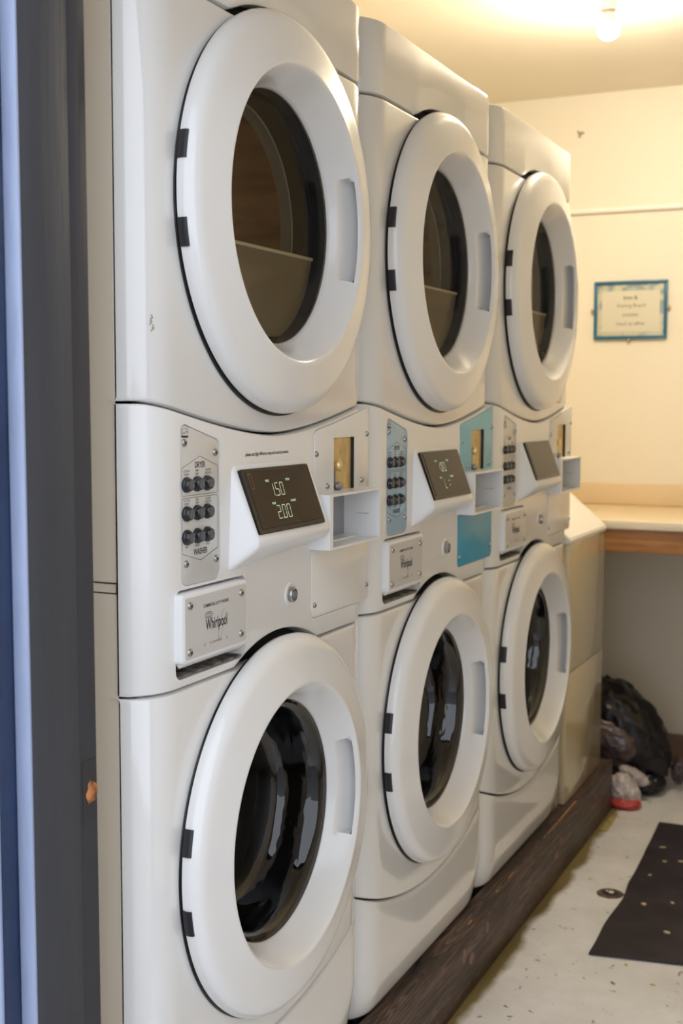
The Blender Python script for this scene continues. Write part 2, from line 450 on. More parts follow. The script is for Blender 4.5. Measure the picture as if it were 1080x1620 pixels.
    lathe(bm, [(-.010, .1825), (-.012, .178), (-.030, .180)], YC, ZW, n=96)
    link('door_gasket', bm, rubber_and_gap, d2)
    bm = bmesh.new()
    lathe(bm, [(-.030, .176), (-.050, .186), (-.10, .186), (-.125, .170)], YC, ZW, n=96)
    link('tub_gasket', bm, rubber_and_gap, T)
    bm = bmesh.new()
    lathe(bm, [(-.125, .170), (-.128, .172), (-.135, .178)], YC, ZW, n=96, mi=1)
    lathe(bm, [(-.135, .178), (-.15, .245), (-.45, .245), (-.47, .235), (-.475, .01)], YC, ZW, n=96, mi=0, cap1=True)
    link('washer_drum', bm, [drum_steel, chrome], T)
    # ---------------- console furniture
    sel_m = {'grey': plate_grey, 'blue': plate_pale_blue, 'plain': plate_grey}[style]
    bm = bmesh.new(); prism(bm, sel_outline(0), -.001, .0022, rnd=.0006)
    sp = link('selector_plate', bm, sel_m, T)
    X = .0024
    screws(sp, [(.0845, 1.074), (.163, 1.059), (.0875, .915), (.1645, .914)], .0022)
    xs, zs = (.089, .1150, .1405), (1.019, .981, .950)
    for z in zs:
        for y in xs:
            bm = bmesh.new()
            lathe(bm, [(.002, .0104), (.0050, .0104), (.0062, .0098), (.0065, .0086), (.0098, .0082), (.0110, .0074), (.0113, .0064)], y, z, n=28)
            lathe(bm, [(.0113, .0064), (.0104, .0057), (.0104, .0001)], y, z, n=24, mi=1)
            link('selector_button', bm, [btn_m, btn_cap], sp)
    bm = bmesh.new()
    if style == 'plain': w = .0005
    else: w = .0006
    strokes(bm, [(.0785, 1.008), (.0785, 1.041), (.124, 1.0555), (.170, 1.041), (.170, 1.008), (.167, 1.0045), (.081, 1.0045)], w, X, True)
    strokes(bm, [(.0785, .929), (.0785, .998), (.081, 1.0015), (.167, 1.0015), (.170, .998), (.170, .929), (.125, .9165)], w, X, True)
    for z in zs: strokes(bm, [(.077, z), (.150, z)], .0012, X)
    text_into(bm, 'DRYER', .124, 1.0405, .0078, .78, X, bold=.02); text_into(bm, 'WASHER', .1245, .9250, .0078, .78, X, bold=.02)
    for zt in (1.033, .9945):
        for y, a, b in ((.090, 'COTTON/', 'WHITES'), (.1165, 'PERM', 'PRESS'), (.1450, 'COLORS/', 'DELICATES')):
            text_into(bm, a, y, zt+.0022, .0030, .78, X); text_into(bm, b, y, zt-.0022, .0030, .78, X)
    for y, a in ((.090, 'HOT'), (.116, 'WARM'), (.1425, 'COLD')): text_into(bm, a, y, .9355, .0030, .8, X)
    for z in (1.019, .981):
        strokes(bm, [(.0745+.0028*math.cos(.6+5*i/8), z+.0042*math.sin(.6+5*i/8)) for i in range(9)], .0004, X)
    strokes(bm, [(.0745, .944), (.0745, .955)], .0013, X)
    link('lettering', bm, ink, sp, sm=0); bm = bmesh.new()
    # small square energy emblem: arched sky over a word bar
    strokes(bm, [(.0785, 1.0815), (.0785, 1.0990), (.0945, 1.0955), (.0945, 1.0800)], .0005, X, True)
    strokes(bm, [(.0865-.0065*math.cos(PI*i/10), 1.0860+.0070*math.sin(PI*i/10)) for i in range(11)], .0005, X)
    strokes(bm, [(.0805, 1.0850), (.0835, 1.0872), (.0860, 1.0858), (.0890, 1.0885), (.0920, 1.0878)], .0007, X)
    strokes(bm, [(.0795, 1.0825), (.0937, 1.0820)], .0022, X)
    link('energy_emblem', bm, ink, sp, sm=0)
    # please use ...
    if style == 'grey':
        bm = bmesh.new(); text_into(bm, 'please use high efficiency soap and correct amount', .3125, 1.0505, .0052, .87, .0036, bold=.012)
        link('lettering', bm, ink, con, sm=0)
    # display pod
    bm = bmesh.new()
    P8 = [(-.012, .197, 1.048), (-.012, .452, 1.048), (.002, .210, 1.042), (.002, .446, 1.042), (.0445, .211, .932), (.0425, .449, .932),
          (.040, .213, .921), (.038, .447, .921), (-.012, .192, .880), (-.012, .455, .898)]
    v = [bm.verts.new(p) for p in P8]
    for q in ((0, 1, 3, 2), (2, 3, 5, 4), (4, 5, 7, 6), (6, 7, 9, 8), (0, 2, 4, 6, 8), (1, 9, 7, 5, 3), (0, 8, 9, 1)): bm.faces.new([v[i] for i in q])
    bmesh.ops.recalc_face_normals(bm, faces=bm.faces)
    bmesh.ops.bevel(bm, geom=bm.edges[:], offset=.007, segments=4, profile=.5, affect='EDGES', clamp_overlap=True)
    pod = link('display_pod', bm, pod_white, T, sm=45)
    n_ = Vector((.089, 0, .032)).normalized()
    o0 = Vector((.0052, 0, 1.031)); dn = Vector((.032, 0, -.089)).normalized()
    def on(y, s, h): return tuple(o0+dn*s+Vector((0, y, 0))+n_*h)
    Ls = .0955
    bm = bmesh.new()
    def slab(y0, y1, s0, s1, h0, h1, r, mi):
        pts = rr(y0, y1, s0, s1, r, 4)
        L0 = [bm.verts.new(on(a, b, h0)) for a, b in pts]; L1 = [bm.verts.new(on(a, b, h1-.0008)) for a, b in pts]
        cy, cs = (y0+y1)/2, (s0+s1)/2
        L2 = [bm.verts.new(on(a+(.0008 if a < cy else -.0008), b+(.0008 if b < cs else -.0008), h1)) for a, b in pts]
        n = len(pts)
        for A, B in ((L0, L1), (L1, L2)):
            for i in range(n): bm.faces.new((A[i], A[(i+1) % n], B[(i+1) % n], B[i])).material_index = mi
        bm.faces.new(L2).material_index = mi; bm.faces.new(L0).material_index = mi
    slab(.2165, .4265, 0, Ls, -.008, .0065, .003, 0)
    scr = link('display_screen', bm, bezel_m, pod)
    bm = bmesh.new(); slab(.2255, .4245, .0035, Ls-.0065, .004, .0072, .002, 0)
    link('screen_face', bm, screen_m, pod)
    fr = lambda y, s: on(y, -s, .0075)
    bm = bmesh.new()
    if style == 'grey':
        seven(bm, '1.50', .283, -.0435, .0090, .0185, fr, .0012); seven(bm, '2.00', .284, -.0775, .0092, .0190, fr, .0012)
    elif style == 'blue':
        strokes(bm, [(.300, -.025), (.292, -.034), (.300, -.043), (.308, -.034)], .001, 0, True, frame=fr); seven(bm, '00', .303, -.042, .0075, .017, fr)
        seven(bm, 'L', .292, -.0760, .0085, .0185, fr); strokes(bm, [(.318, -.062), (.323, -.062)], .0012, 0, frame=fr); strokes(bm, [(.322, -.071), (.316, -.071)], .0012, 0, frame=fr)
    else:
        seven(bm, 'L', .292, -.0760, .0060, .0150, fr, .0008)
    link('display_digits', bm, digit_m if style != 'plain' else icon_m, pod, sm=0)
    if style != 'plain':
        for t, y, s in (('PRICE', .281, -.0220), ('DRYER', .344, -.0230), ('PRICE', .281, -.0560), ('WASHER', .342, -.0555)):
            bm = bmesh.new(); text_into(bm, t, y, s, .0032, .9, bold=.03, frame=fr); link('display_label', bm, led_lbl, pod, sm=0)
        bm = bmesh.new(); strokes(bm, [(.231, -.008), (.231, -.030), (.239, -.030), (.239, -.008)], .0006, 0, True, frame=fr); link('display_icon', bm, icon_m, pod, sm=0)
    # coin plate
    bm = bmesh.new(); prism(bm, coin_outline(0), .0008, .0042, rnd=.0006)
    cm = {'grey': console_white, 'blue': plate_cyan, 'plain': plate_grey}[style]
    cp = link('coin_plate', bm, cm, T, sm=0)
    boolean(cp, [cutter(rr(.539, .621, .960, 1.0695, .001), -.01, .02)])
    cp.parent = T
    screws(cp, [(.4735, 1.045), (.671, 1.073), (.514, .992), (.650, .995)], .0042)
    bm = bmesh.new(); box(bm, (-.006, .5395, .9815), (-.001, .6215, 1.070)); box(bm, (-.003, .5395, 1.030), (.001, .552, 1.066))
    cs = link('coin_slot', bm, brass, cp)
    bm = bmesh.new(); box(bm, (-.0008, .6170, .982), (.0035, .6209, 1.069)); link('slot_side', bm, black_in, cp)
    for zz in (1.042, 1.012):
        bm = bmesh.new(); text_into(bm, '25', .575, zz, .006, .9, -.0007); link('lettering', bm, brass_dark, cp, sm=0)
    bm = bmesh.new(); bmesh.ops.create_icosphere(bm, subdivisions=3, radius=.0075, matrix=Matrix.Translation((.004, .556, 1.024)) @ Matrix.Diagonal((.9, .8, 1.15, 1)))
    link('coin_knob', bm, gold, cp)
    bm = bmesh.new(); box(bm, (-.002, .548, .990), (.002, .553, 1.016)); bmesh.ops.create_icosphere(bm, subdivisions=3, radius=.010, matrix=Matrix.Translation((.004, .560, .990)) @ Matrix.Diagonal((.6, 1.3, .7, 1)))
    link('coin_lever', bm, steel_grey, cp)
    # coin tray: open-fronted box
    bm = bmesh.new(); t = .0035; y0, y1, z0, z1, xf = .450, .650, .896, .983, .040
    box(bm, (-.028, y0, z1-t), (xf, y1, z1)); box(bm, (-.028, y0, z0), (xf, y1, z0+t)); box(bm, (-.028, y0+.0, z0+t), (xf, y0+t+.008, z1-t)); box(bm, (-.028, y1-t, z0+t), (xf, y1, z1-t))
    link('coin_tray', bm, pod_white, T, sm=0)
    bm = bmesh.new(); box(bm, (-.0285, y0+.012, z0+t), (-.0265, y1-t, z1-t)); box(bm, (-.002, y1-t-.0012, .938), (.020, y1-t+.0, .9388))
    link('tray_back', bm, mat('tray_grey', (.34, .34, .36), .35, metal=.3), T, sm=0)
    # service plate, lock
    bm = bmesh.new(); prism(bm, serv, .0008, .0040, rnd=.0006)
    sv = link('service_plate', bm, {'grey': console_white, 'blue': plate_blue, 'plain': console_white}[style], T)
    screws(sv, [(.4675, .805), (.673, .812)], .0040, .0045)
    bm = bmesh.new()
    lathe(bm, [(.003, .019), (.0045, .0185), (.005, .0165)], .386, .834, n=32, mi=1); lathe(bm, [(.005, .0165), (.0045, .012)], .386, .834, n=32, mi=1)
    lathe(bm, [(.002, .0115), (.009, .0115), (.0105, .0105), (.011, .009), (.009, .0085), (.009, .0002)], .386, .834, n=32, mi=0)
    lk = link('cam_lock', bm, [chrome, console_white], T)
    bm = bmesh.new(); lathe(bm, [(.0095, .0066), (.0115, .006), (.0115, .0002)], .386, .834, n=24); link('lock_core', bm, steel_grey if style != 'plain' else chrome, lk)
    # dispenser
    bm = bmesh.new(); box(bm, (-.029, .062, .766), (-.026, .244, .880)); box(bm, (-.027, .063, .7655), (-.001, .243, .7672)); link('dispenser_recess', bm, dirt_m, T, sm=0)
    bm = bmesh.new(); prism(bm, rr(.058, .232, .786, .878, .007), -.010, .014, rnd=.0028)
    v = [bm.verts.new(p) for p in ((.013, .062, .787), (.013, .228, .787), (.004, .224, .780), (.004, .066, .780), (-.004, .066, .787), (-.004, .224, .787))]
    for q in ((0, 1, 2, 3), (3, 2, 5, 4), (0, 3, 4), (1, 5, 2)): bm.faces.new([v[i] for i in q])
    dp = link('dispenser_panel', bm, pod_white, T)
    bm = bmesh.new(); prism(bm, rr(.0645, .2270, .7915, .8725, .004), .0135, .0146); link('dispenser_label', bm, plate_grey, dp)
    screws(dp, [(.0765, .862), (.2120, .861), (.0755, .8005), (.2110, .8035)], .0146)
    X = .0149; bm = bmesh.new()
    text_into(bm, 'COMMERCIAL DUTY WASHER', .1435, .8545, .0042, .82, X, bold=.01)
    text_into(bm, 'Whirlpool', .1450, .8235, .0155, .62, X, bold=.012)
    strokes(bm, [(.124+.010*math.cos(2*PI*i/24), .8435+.0038*math.sin(2*PI*i/24)) for i in range(24)], .0008, X, True)
    strokes(bm, [(.124+.0055*math.cos(2*PI*i/16), .8435+.0018*math.sin(2*PI*i/16)) for i in range(16)], .0006, X, True)
    link('lettering', bm, ink, dp, sm=0)
    bm = bmesh.new()
    ca, sa = math.cos(1.15), math.sin(1.15)
    strokes(bm, [(.1585+.022*math.cos(q)*ca-.0052*math.sin(q)*sa, .827+.022*math.cos(q)*sa+.0052*math.sin(q)*ca) for q in [2*PI*i/30*.86+.3 for i in range(31)]], .0005, X)
    text_into(bm, 'PULL FOR DISPENSER', .1420, .8035, .0030, .80, X)
    for y in (.113, .172): strokes(bm, [(y-.0025, .8068), (y, .8025), (y+.0025, .8068)], .0006, X)
    link('fine_lettering', bm, ink_grey, dp, sm=0)
    return T

# ================================================================ the room
wall_m = mat('wall_cream_paint', (0.88, 0.82, 0.69), 0.5, vary=0.04, scale=2.0, bump=.25, bscale=70)
ceil_m = mat('ceiling_cream_paint', (0.87, 0.81, 0.69), 0.65, vary=0.03, scale=2)
# painted concrete with worn patches, specks and a grimy yellow-green line along the kerb
floor_m, nt, b = new_mat('floor_painted_concrete')
L = nt.links.new; N = nt.nodes.new
tc = N('ShaderNodeTexCoord')
n1 = N('ShaderNodeTexNoise'); n1.inputs['Scale'].default_value = 3.0; n1.inputs['Detail'].default_value = 8; n1.inputs['Roughness'].default_value = .65
r1 = N('ShaderNodeValToRGB'); r1.color_ramp.elements[0].position = .38; r1.color_ramp.elements[0].color = (.83, .83, .85, 1); r1.color_ramp.elements[1].position = .66; r1.color_ramp.elements[1].color = (.66, .65, .64, 1)
L(tc.outputs['Object'], n1.inputs['Vector']); L(n1.outputs['Fac'], r1.inputs[0])
n2 = N('ShaderNodeTexNoise'); n2.inputs['Scale'].default_value = 42; n2.inputs['Detail'].default_value = 5; n2.inputs['Distortion'].default_value = .6
r2 = N('ShaderNodeValToRGB'); r2.color_ramp.elements[0].position = .66; r2.color_ramp.elements[0].color = (0, 0, 0, 1); r2.color_ramp.elements[1].position = .72; r2.color_ramp.elements[1].color = (1, 1, 1, 1)
L(tc.outputs['Object'], n2.inputs['Vector']); L(n2.outputs['Fac'], r2.inputs[0])
mx = N('ShaderNodeMixRGB'); mx.inputs['Color2'].default_value = (.20, .18, .15, 1); L(r2.outputs[0], mx.inputs[0]); L(r1.outputs[0], mx.inputs[1])
sx = N('ShaderNodeSeparateXYZ'); L(tc.outputs['Object'], sx.inputs[0])
n3 = N('ShaderNodeTexNoise'); n3.inputs['Scale'].default_value = 7; n3.inputs['Detail'].default_value = 5; L(tc.outputs['Object'], n3.inputs['Vector'])
ma = N('ShaderNodeMath'); ma.operation = 'MULTIPLY_ADD'; ma.inputs[1].default_value = -.075; L(n3.outputs['Fac'], ma.inputs[0]); L(sx.outputs['X'], ma.inputs[2])
r3 = N('ShaderNodeValToRGB'); r3.color_ramp.elements[0].position = 0.0; r3.color_ramp.elements[0].color = (1, 1, 1, 1); r3.color_ramp.elements[1].position = .020; r3.color_ramp.elements[1].color = (0, 0, 0, 1)
L(ma.outputs[0], r3.inputs[0])
mx2 = N('ShaderNodeMixRGB'); mx2.inputs['Color2'].default_value = (.20, .155, .06, 1); L(r3.outputs[0], mx2.inputs[0]); L(mx.outputs[0], mx2.inputs[1])
L(mx2.outputs[0], b.inputs['Base Color']); b.inputs['Roughness'].default_value = .42
bp = N('ShaderNodeBump'); bp.inputs['Strength'].default_value = .3; bp.inputs['Distance'].default_value = .004; L(n1.outputs['Fac'], bp.inputs['Height']); L(bp.outputs[0], b.inputs['Normal'])

bm = bmesh.new(); box(bm, (-.95, -.22, FLOOR-.08), (XR, YB, FLOOR)); struct('floor', bm, floor_m, sm=0)
bm = bmesh.new(); box(bm, (-1.05, -.22, CEIL), (XR+.1, YB+.1, CEIL+.08)); struct('ceiling', bm, ceil_m, sm=0)
bm = bmesh.new(); box(bm, (-1.05, YB, FLOOR-.08), (XR+.1, YB+.1, CEIL)); struct('wall_back', bm, wall_m, sm=0)
bm = bmesh.new(); box(bm, (-1.05, -.22, FLOOR-.08), (-.95, YB, CEIL)); struct('wall_left', bm, wall_m, sm=0)
bm = bmesh.new(); box(bm, (XR, -.22, FLOOR-.08), (XR+.1, YB, CEIL)); struct('wall_right', bm, wall_m, sm=0)
jamb_m = mat('jamb_charcoal_paint', (0.060, 0.062, 0.070), 0.6, spec=.25, vary=0.18, scale=3, bump=.8, bscale=9, stretch=(6, 6, .6))
stop_m = mat('stop_charcoal_paint', (0.046, 0.046, 0.052), 0.6, spec=.25, bump=.5, bscale=9, stretch=(6, 6, .6))
lblue_m = mat('casing_light_blue', (0.32, 0.38, 0.54), 0.38, bump=.8, bscale=50, vary=.12, scale=20, stretch=(1, 1, .3))
navy_m = mat('casing_navy', (0.022, 0.040, 0.095), 0.4, bump=.8, bscale=50, vary=.25, scale=14)  # casing boards alternate light blue and navy, one colour per board
DX1 = 0.96              # right side of the doorway
bm = bmesh.new()
box(bm, (-1.6, -.215, FLOOR-.08), (-.036, -.10, CEIL+.08)); box(bm, (DX1+.022, -.215, FLOOR-.08), (XR+.7, -.10, CEIL+.08)); box(bm, (-.036, -.215, 1.90), (DX1+.022, -.10, CEIL+.08))
struct('wall_front', bm, wall_m, sm=0)
def lean(o): o.rotation_euler.y = -0.0041; o.location.x = 0.0105
# jamb board (door_1 frame) with the door stop, casing boards outside
bm = bmesh.new(); bbox((-.036, -.219, FLOOR), (-.014, -.1345, 1.90), .0015, 2, bm); j = struct('trim_1', bm, jamb_m); lean(j)
bm = bmesh.new(); bbox((-.036, -.1345, FLOOR), (-.0165, -.098, 1.90), .0015, 2, bm)
st = struct('trim_2', bm, stop_m); lean(st)
bm = bmesh.new(); box(bm, (-.0167, -.128, .630), (-.0158, -.104, .705)); link('strike_recess', bm, mat('recess_dark_paint', (.03, .03, .034), .5), st, sm=0)
bm = bmesh.new(); bmesh.ops.create_icosphere(bm, subdivisions=3, radius=.0105)
for v in bm.verts:
    v.co *= 1+.5*noise.noise(v.co*120); v.co = Vector((v.co.x*.35-.0160, v.co.y*.9-.112, v.co.z*1.25+.666))
link('bare_wood_chip', bm, mat('raw_orange_wood', (.52, .20, .06), .6, col2=(.10, .03, .01), scale=90), st)
bm = bmesh.new(); bbox((-.0345, -.2235, FLOOR), (-.0140, -.2195, 2.02), .0012, 2, bm); lean(struct('trim_3', bm, lblue_m))
bm = bmesh.new(); bbox((-.075, -.248, FLOOR), (-.0350, -.216, 2.02), .0015, 2, bm); lean(struct('trim_4', bm, navy_m))
bm = bmesh.new(); bbox((-.165, -.2535, FLOOR), (-.0365, -.2485, 2.02), .0012, 2, bm); lean(struct('trim_5', bm, lblue_m))
bm = bmesh.new(); bbox((DX1, -.219, FLOOR), (DX1+.022, -.098, 1.90), .0015, 2, bm); struct('trim_6', bm, jamb_m)
bm = bmesh.new(); bbox((-.014, -.219, 1.878), (DX1, -.098, 1.90), .0015, 2, bm); struct('trim_7', bm, jamb_m)
bm = bmesh.new(); box(bm, (-3, -6, FLOOR-.12), (4, -.22, FLOOR-.02)); struct('outside_ground', bm, mat('outside_paving', (.32, .31, .30), .8, vary=.3, scale=5, bump=.5))
# back wall details
bm = bmesh.new(); bbox((-.95, YB-.022, FLOOR), (XR, YB, FLOOR+.10), .003, 2, bm)
struct('baseboard_back', bm, mat('baseboard_brown', (.25, .15, .105), .5, vary=.2, scale=6))
bm = bmesh.new(); bbox((XR-.022, -.09, FLOOR), (XR, YB-.024, FLOOR+.10), .003, 2, bm); struct('added_baseboard_right', bm, bpy.data.materials['baseboard_brown'])  # out of view; added as something dark for the glossy fronts to reflect
bm = bmesh.new(); tube(bm, [(-.94, YB-.0105, 1.815), (0, YB-.0105, 1.8135), (XR, YB-.0105, 1.812)], .0100, 12)
for x in (-.6, .12, .8): bbox((x-.008, YB-.028, 1.799), (x+.008, YB, 1.828), .002, 1, bm)
tag(link('wall_pipe', bm, mat('pipe_white_paint', (.95, .93, .88), .35)), 'thin white painted pipe running across the back wall above the framed sign', 'pipe')
bm = bmesh.new(); lathe_y = [(0.0, .012), (.004, .012), (.008, .006)]
for k in range(3):
    a = 2*PI*k/3+.3; bbox((-.288+.010*math.cos(a)-.004, YB-.010, 2.091+.010*math.sin(a)-.004), (-.288+.010*math.cos(a)+.004, YB, 2.091+.010*math.sin(a)+.004), .002, 1, bm)
bbox((-.2925, YB-.018, 2.0865), (-.2835, YB, 2.0955), .003, 2, bm)
tag(link('wall_anchor', bm, mat('anchor_grey', (.45, .42, .35), .5)), 'small grey metal screw anchor high on the cream back wall', 'wall anchor')

# timber kerb
wood_m, nt, b = new_mat('weathered_dark_timber')
L = nt.links.new; N = nt.nodes.new
tc = N('ShaderNodeTexCoord'); mp = N('ShaderNodeMapping'); mp.inputs['Scale'].default_value = (4, .32, 8); L(tc.outputs['Object'], mp.inputs[0])
n0 = N('ShaderNodeTexNoise'); n0.inputs['Scale'].default_value = 3.2; n0.inputs['Detail'].default_value = 3; L(mp.outputs[0], n0.inputs['Vector'])
wv = N('ShaderNodeMath'); wv.operation = 'MULTIPLY'; wv.inputs[1].default_value = 26; L(n0.outputs['Fac'], wv.inputs[0])
fr_ = N('ShaderNodeMath'); fr_.operation = 'FRACT'; L(wv.outputs[0], fr_.inputs[0])
n4 = N('ShaderNodeTexNoise'); n4.inputs['Scale'].default_value = 14; n4.inputs['Detail'].default_value = 8; L(mp.outputs[0], n4.inputs['Vector'])
ad = N('ShaderNodeMath'); ad.operation = 'MULTIPLY_ADD'; ad.inputs[1].default_value = .35; L(fr_.outputs[0], ad.inputs[0]); L(n4.outputs['Fac'], ad.inputs[2])
rw = N('ShaderNodeValToRGB'); e = rw.color_ramp.elements
e[0].position = .42; e[0].color = (.010, .006, .004, 1); e[1].position = .92; e[1].color = (.17, .105, .075, 1)
x_ = e.new(.66); x_.color = (.045, .024, .016, 1)
L(ad.outputs[0], rw.inputs[0]); L(rw.outputs[0], b.inputs['Base Color']); b.inputs['Roughness'].default_value = .48
bp = N('ShaderNodeBump'); bp.inputs['Strength'].default_value = .5; bp.inputs['Distance'].default_value = .002; L(ad.outputs[0], bp.inputs['Height']); L(bp.outputs[0], b.inputs['Normal'])
K = empty('timber_kerb', (0, 0, FLOOR), 'long dark-stained rough timber beam on the floor along the foot of the machines', 'timber beam')
bm = bmesh.new(); bbox((-.018, -.09, 0), (.020, 2.60, .165), .002, 2, bm)
link('plank', bm, wood_m, K)
knot_m = mat('knot_pale_brown', (.16, .10, .075), .5, col2=(.30, .13, .10), scale=60)
worn_m = mat('worn_bare_edge', (.62, .30, .10), .5, col2=(.20, .09, .04), scale=50)
for y, z, ry, rz in ((1.175, .103, .013, .016), (1.225, .078, .015, .013), (1.335, .106, .010, .013), (1.93, .075, .022, .011), (1.975, .10, .018, .010)):
    bm = bmesh.new(); pts = [(y+ry*math.cos(2*PI*i/18)*(1+.2*noise.noise(Vector((i*.7, y, z)))), z+rz*math.sin(2*PI*i/18)) for i in range(18)]
    prism(bm, pts, .019, .0206); link('knot', bm, knot_m, K)
bm = bmesh.new()
for y0, y1 in ((1.80, 2.14), (1.49, 1.535), (1.20, 1.225), (1.40, 1.41)):
    bbox((.0178, y0, .1635), (.0212, y1, .1657), .0006, 1, bm)
link('worn_edge', bm, worn_m, K)

# ================================================================ the machines
M1 = machine(0, 'nearest stacked white washer and dryer, grey selector plate, display showing 1.50 and 2.00', 'grey')
M2 = machine(1, 'middle stacked white washer and dryer, with blue selector, coin and service plates', 'blue')
M3 = machine(2, 'farthest stacked white washer and dryer, blank brown display, beside the sloping-topped cabinet', 'plain')
# small marks
bm = bmesh.new(); 
for i in range(5): strokes(bm, [(.027+.002*math.sin(i*2), 1.215+.004*i), (.029+.002*math.cos(i), 1.219+.004*i)], .0016, 0)
for v in bm.verts: v.co.x = prof(v.co.y)+.0006
link('scuff_mark', bm, mat('scuff_olive', (.35, .33, .25), .6), M1, sm=0)
red_m = mat('pen_red_faded', (.80, .42, .34), .5)
bm = bmesh.new(); strokes(bm, [(.610+.010*math.sin(i*.9), 1.165+.006*i) for i in range(8)], .0016, .0008); link('pen_scribble', bm, red_m, M2, sm=0)
bm = bmesh.new(); strokes(bm, [(.560+.03*math.cos(i*.45), 1.155+.028*math.sin(i*.45)) for i in range(13)]+[(.60, 1.18), (.62, 1.20)], .0028, .0008); link('pen_scribble', bm, red_m, M3, sm=0)
# dark levelling feet in the gaps
for T in (M1, M2, M3):
    for y in (.04, .65):
        bm = bmesh.new(); lathe_z(bm, [(-.165, .018), (-.155, .018), (-.152, .008), (-.143, .008)], -.10, y, 16); link('levelling_foot', bm, black_in, T)

# ---------------------------------------------------------------- the low cabinet with a sloping white top
Cb = empty('low_cabinet', (0, 2.075, 0), 'low glossy cream enamel cabinet with sloping white top after the last machine', 'cabinet')
cab_m = mat('glossy_cream_enamel', (0.60, 0.51, 0.33), 0.12, coat=.5, vary=.04, scale=2)
y0, y1 = .004, .437
bm = bmesh.new(); bbox((-.74, y0, -.163), (-.020, y1, .7370), .003, 2, bm); link('body', bm, cab_m, Cb)
bm = bmesh.new(); bbox((-.0195, y0+.001, .3725), (0, y1-.001, .7375), .003, 2, bm); link('front_panel', bm, cab_m, Cb)
bm = bmesh.new(); bbox((-.0195, y0+.001, .0015), (0, y1-.001, .3705), .003, 2, bm); link('front_panel', bm, cab_m, Cb)
bm = bmesh.new(); T_ = [(.004, .738), (.004, .752), (-.122, .860), (-.155, .866), (-.74, .866), (-.74, .738)]
A = [bm.verts.new((x, y0-.002, z)) for x, z in T_]; B = [bm.verts.new((x, y1+.004, z)) for x, z in T_]
bm.faces.new(A); bm.faces.new(B)
for i in range(6): bm.faces.new((A[i], A[(i+1) % 6], B[(i+1) % 6], B[i]))
bmesh.ops.recalc_face_normals(bm, faces=bm.faces); bmesh.ops.bevel(bm, geom=bm.edges[:], offset=.003, segments=2, affect='EDGES')
link('sloping_top', bm, mat('top_white_enamel', (.90, .88, .82), .3, coat=.3), Cb, sm=40)
bm = bmesh.new(); bbox((-.002, .14, .6995), (.0012, .155, .7035), .0008, 1, bm); link('badge_mark', bm, mat('mark_tan', (.4, .33, .2), .5), Cb)

# ---------------------------------------------------------------- counter along the back wall
Ct = empty('counter', (0, 2.62, FLOOR), 'cream laminate counter with backsplash and wooden rail along the back wall', 'counter')
lam = mat('cream_laminate', (0.80, 0.64, 0.42), 0.28, vary=.05, scale=5); nose = mat('counter_nosing', (.86, .78, .62), .3)
wd = mat('fascia_wood', (.50, .24, .09), .45, col2=(.36, .16, .055), scale=5, stretch=(1.2, 3, 14))
h0 = .760-FLOOR
bm = bmesh.new(); bbox((-.94, .0, h0-.026), (XR-.003, YB-2.62-.001, h0), .004, 3, bm); link('worktop', bm, lam, Ct)
bm = bmesh.new(); bbox((-.94, -.008, h0-.028), (XR-.003, .002, h0+.001), .004, 3, bm); link('nosing', bm, nose, Ct)
bm = bmesh.new(); bbox((-.94, YB-2.62-.02, h0), (XR-.003, YB-2.62-.001, h0+.078), .004, 2, bm); link('backsplash', bm, lam, Ct)
bm = bmesh.new(); bbox((-.94, .004, h0-.100), (XR-.003, .024, h0-.028), .002, 2, bm); link('wooden_rail', bm, wd, Ct)
bm = bmesh.new(); bbox((XR-.04, .03, 0), (XR-.004, .07, h0-.03), .002, 2, bm); bbox((-.90, .03, 0), (-.86, .07, h0-.03), .002, 2, bm); link('leg', bm, wd, Ct)

# ---------------------------------------------------------------- framed sign on the back wall
Fr = empty('framed_sign', (-.0935, YB, 1.458), 'small blue-framed sign about an ironing board on the back wall', 'framed sign')
Fr.rotation_euler.y = -.004
fb = mat('frame_blue_paint', (.010, .13, .25), .35); pw, ph, t = .1300, .1030, .0115
# (local x to the right, y out of the wall negative, z up)
bm = bmesh.new()
bbox((-pw, -.016, ph-t), (pw, -.001, ph), .002, 2, bm); bbox((-pw, -.016, -ph), (pw, -.001, -ph+t), .002, 2, bm)
bbox((-pw, -.016, -ph+t), (-pw+t, -.001, ph-t), .002, 2, bm); bbox((pw-t, -.016, -ph+t), (pw, -.001, ph-t), .002, 2, bm)
link('frame', bm, fb, Fr)
bm = bmesh.new(); box(bm, (-pw+.008, -.008, -ph+.008), (pw-.008, -.004, ph-.008))
link('backing', bm, mat('sea_paper', (.80, .78, .62), .6, col2=(.36, .46, .54), scale=28, lo=.48, hi=.60), Fr, sm=0)
bm = bmesh.new(); box(bm, (-pw+.028, -.0095, -.078), (pw-.026, -.0082, .068)); link('notice_paper', bm, mat('notice_paper_cream', (.92, .86, .74), .6), Fr, sm=0)
def tback(bm, s, x, z, h, sx=.8, bold=0): text_into(bm, s, x, z, h, sx, bold=bold, frame=lambda u, v: (u, -.0099, v))
bm = bmesh.new(); tback(bm, 'Iron &', .0, .037, .015, .9, .02); link('lettering', bm, mat('olive_ink', (.30, .27, .05), .6), Fr, sm=0)
bm = bmesh.new(); tback(bm, 'Ironing Board', .003, .010, .0135, .95); tback(bm, 'available', .0, -.022, .0125, .95); tback(bm, 'check at office', 0, -.054, .0125, .98); link('lettering', bm, mat('brown_grey_ink', (.33, .27, .21), .6), Fr, sm=0)
bm = bmesh.new(); bm.faces.new([bm.verts.new(p) for p in ((.022, -.0098, .070), (.060, -.0098, .070), (.038, -.0098, .083))]); link('paper_sail', bm, mat('sail_grey', (.45, .50, .45), .6), Fr, sm=0)
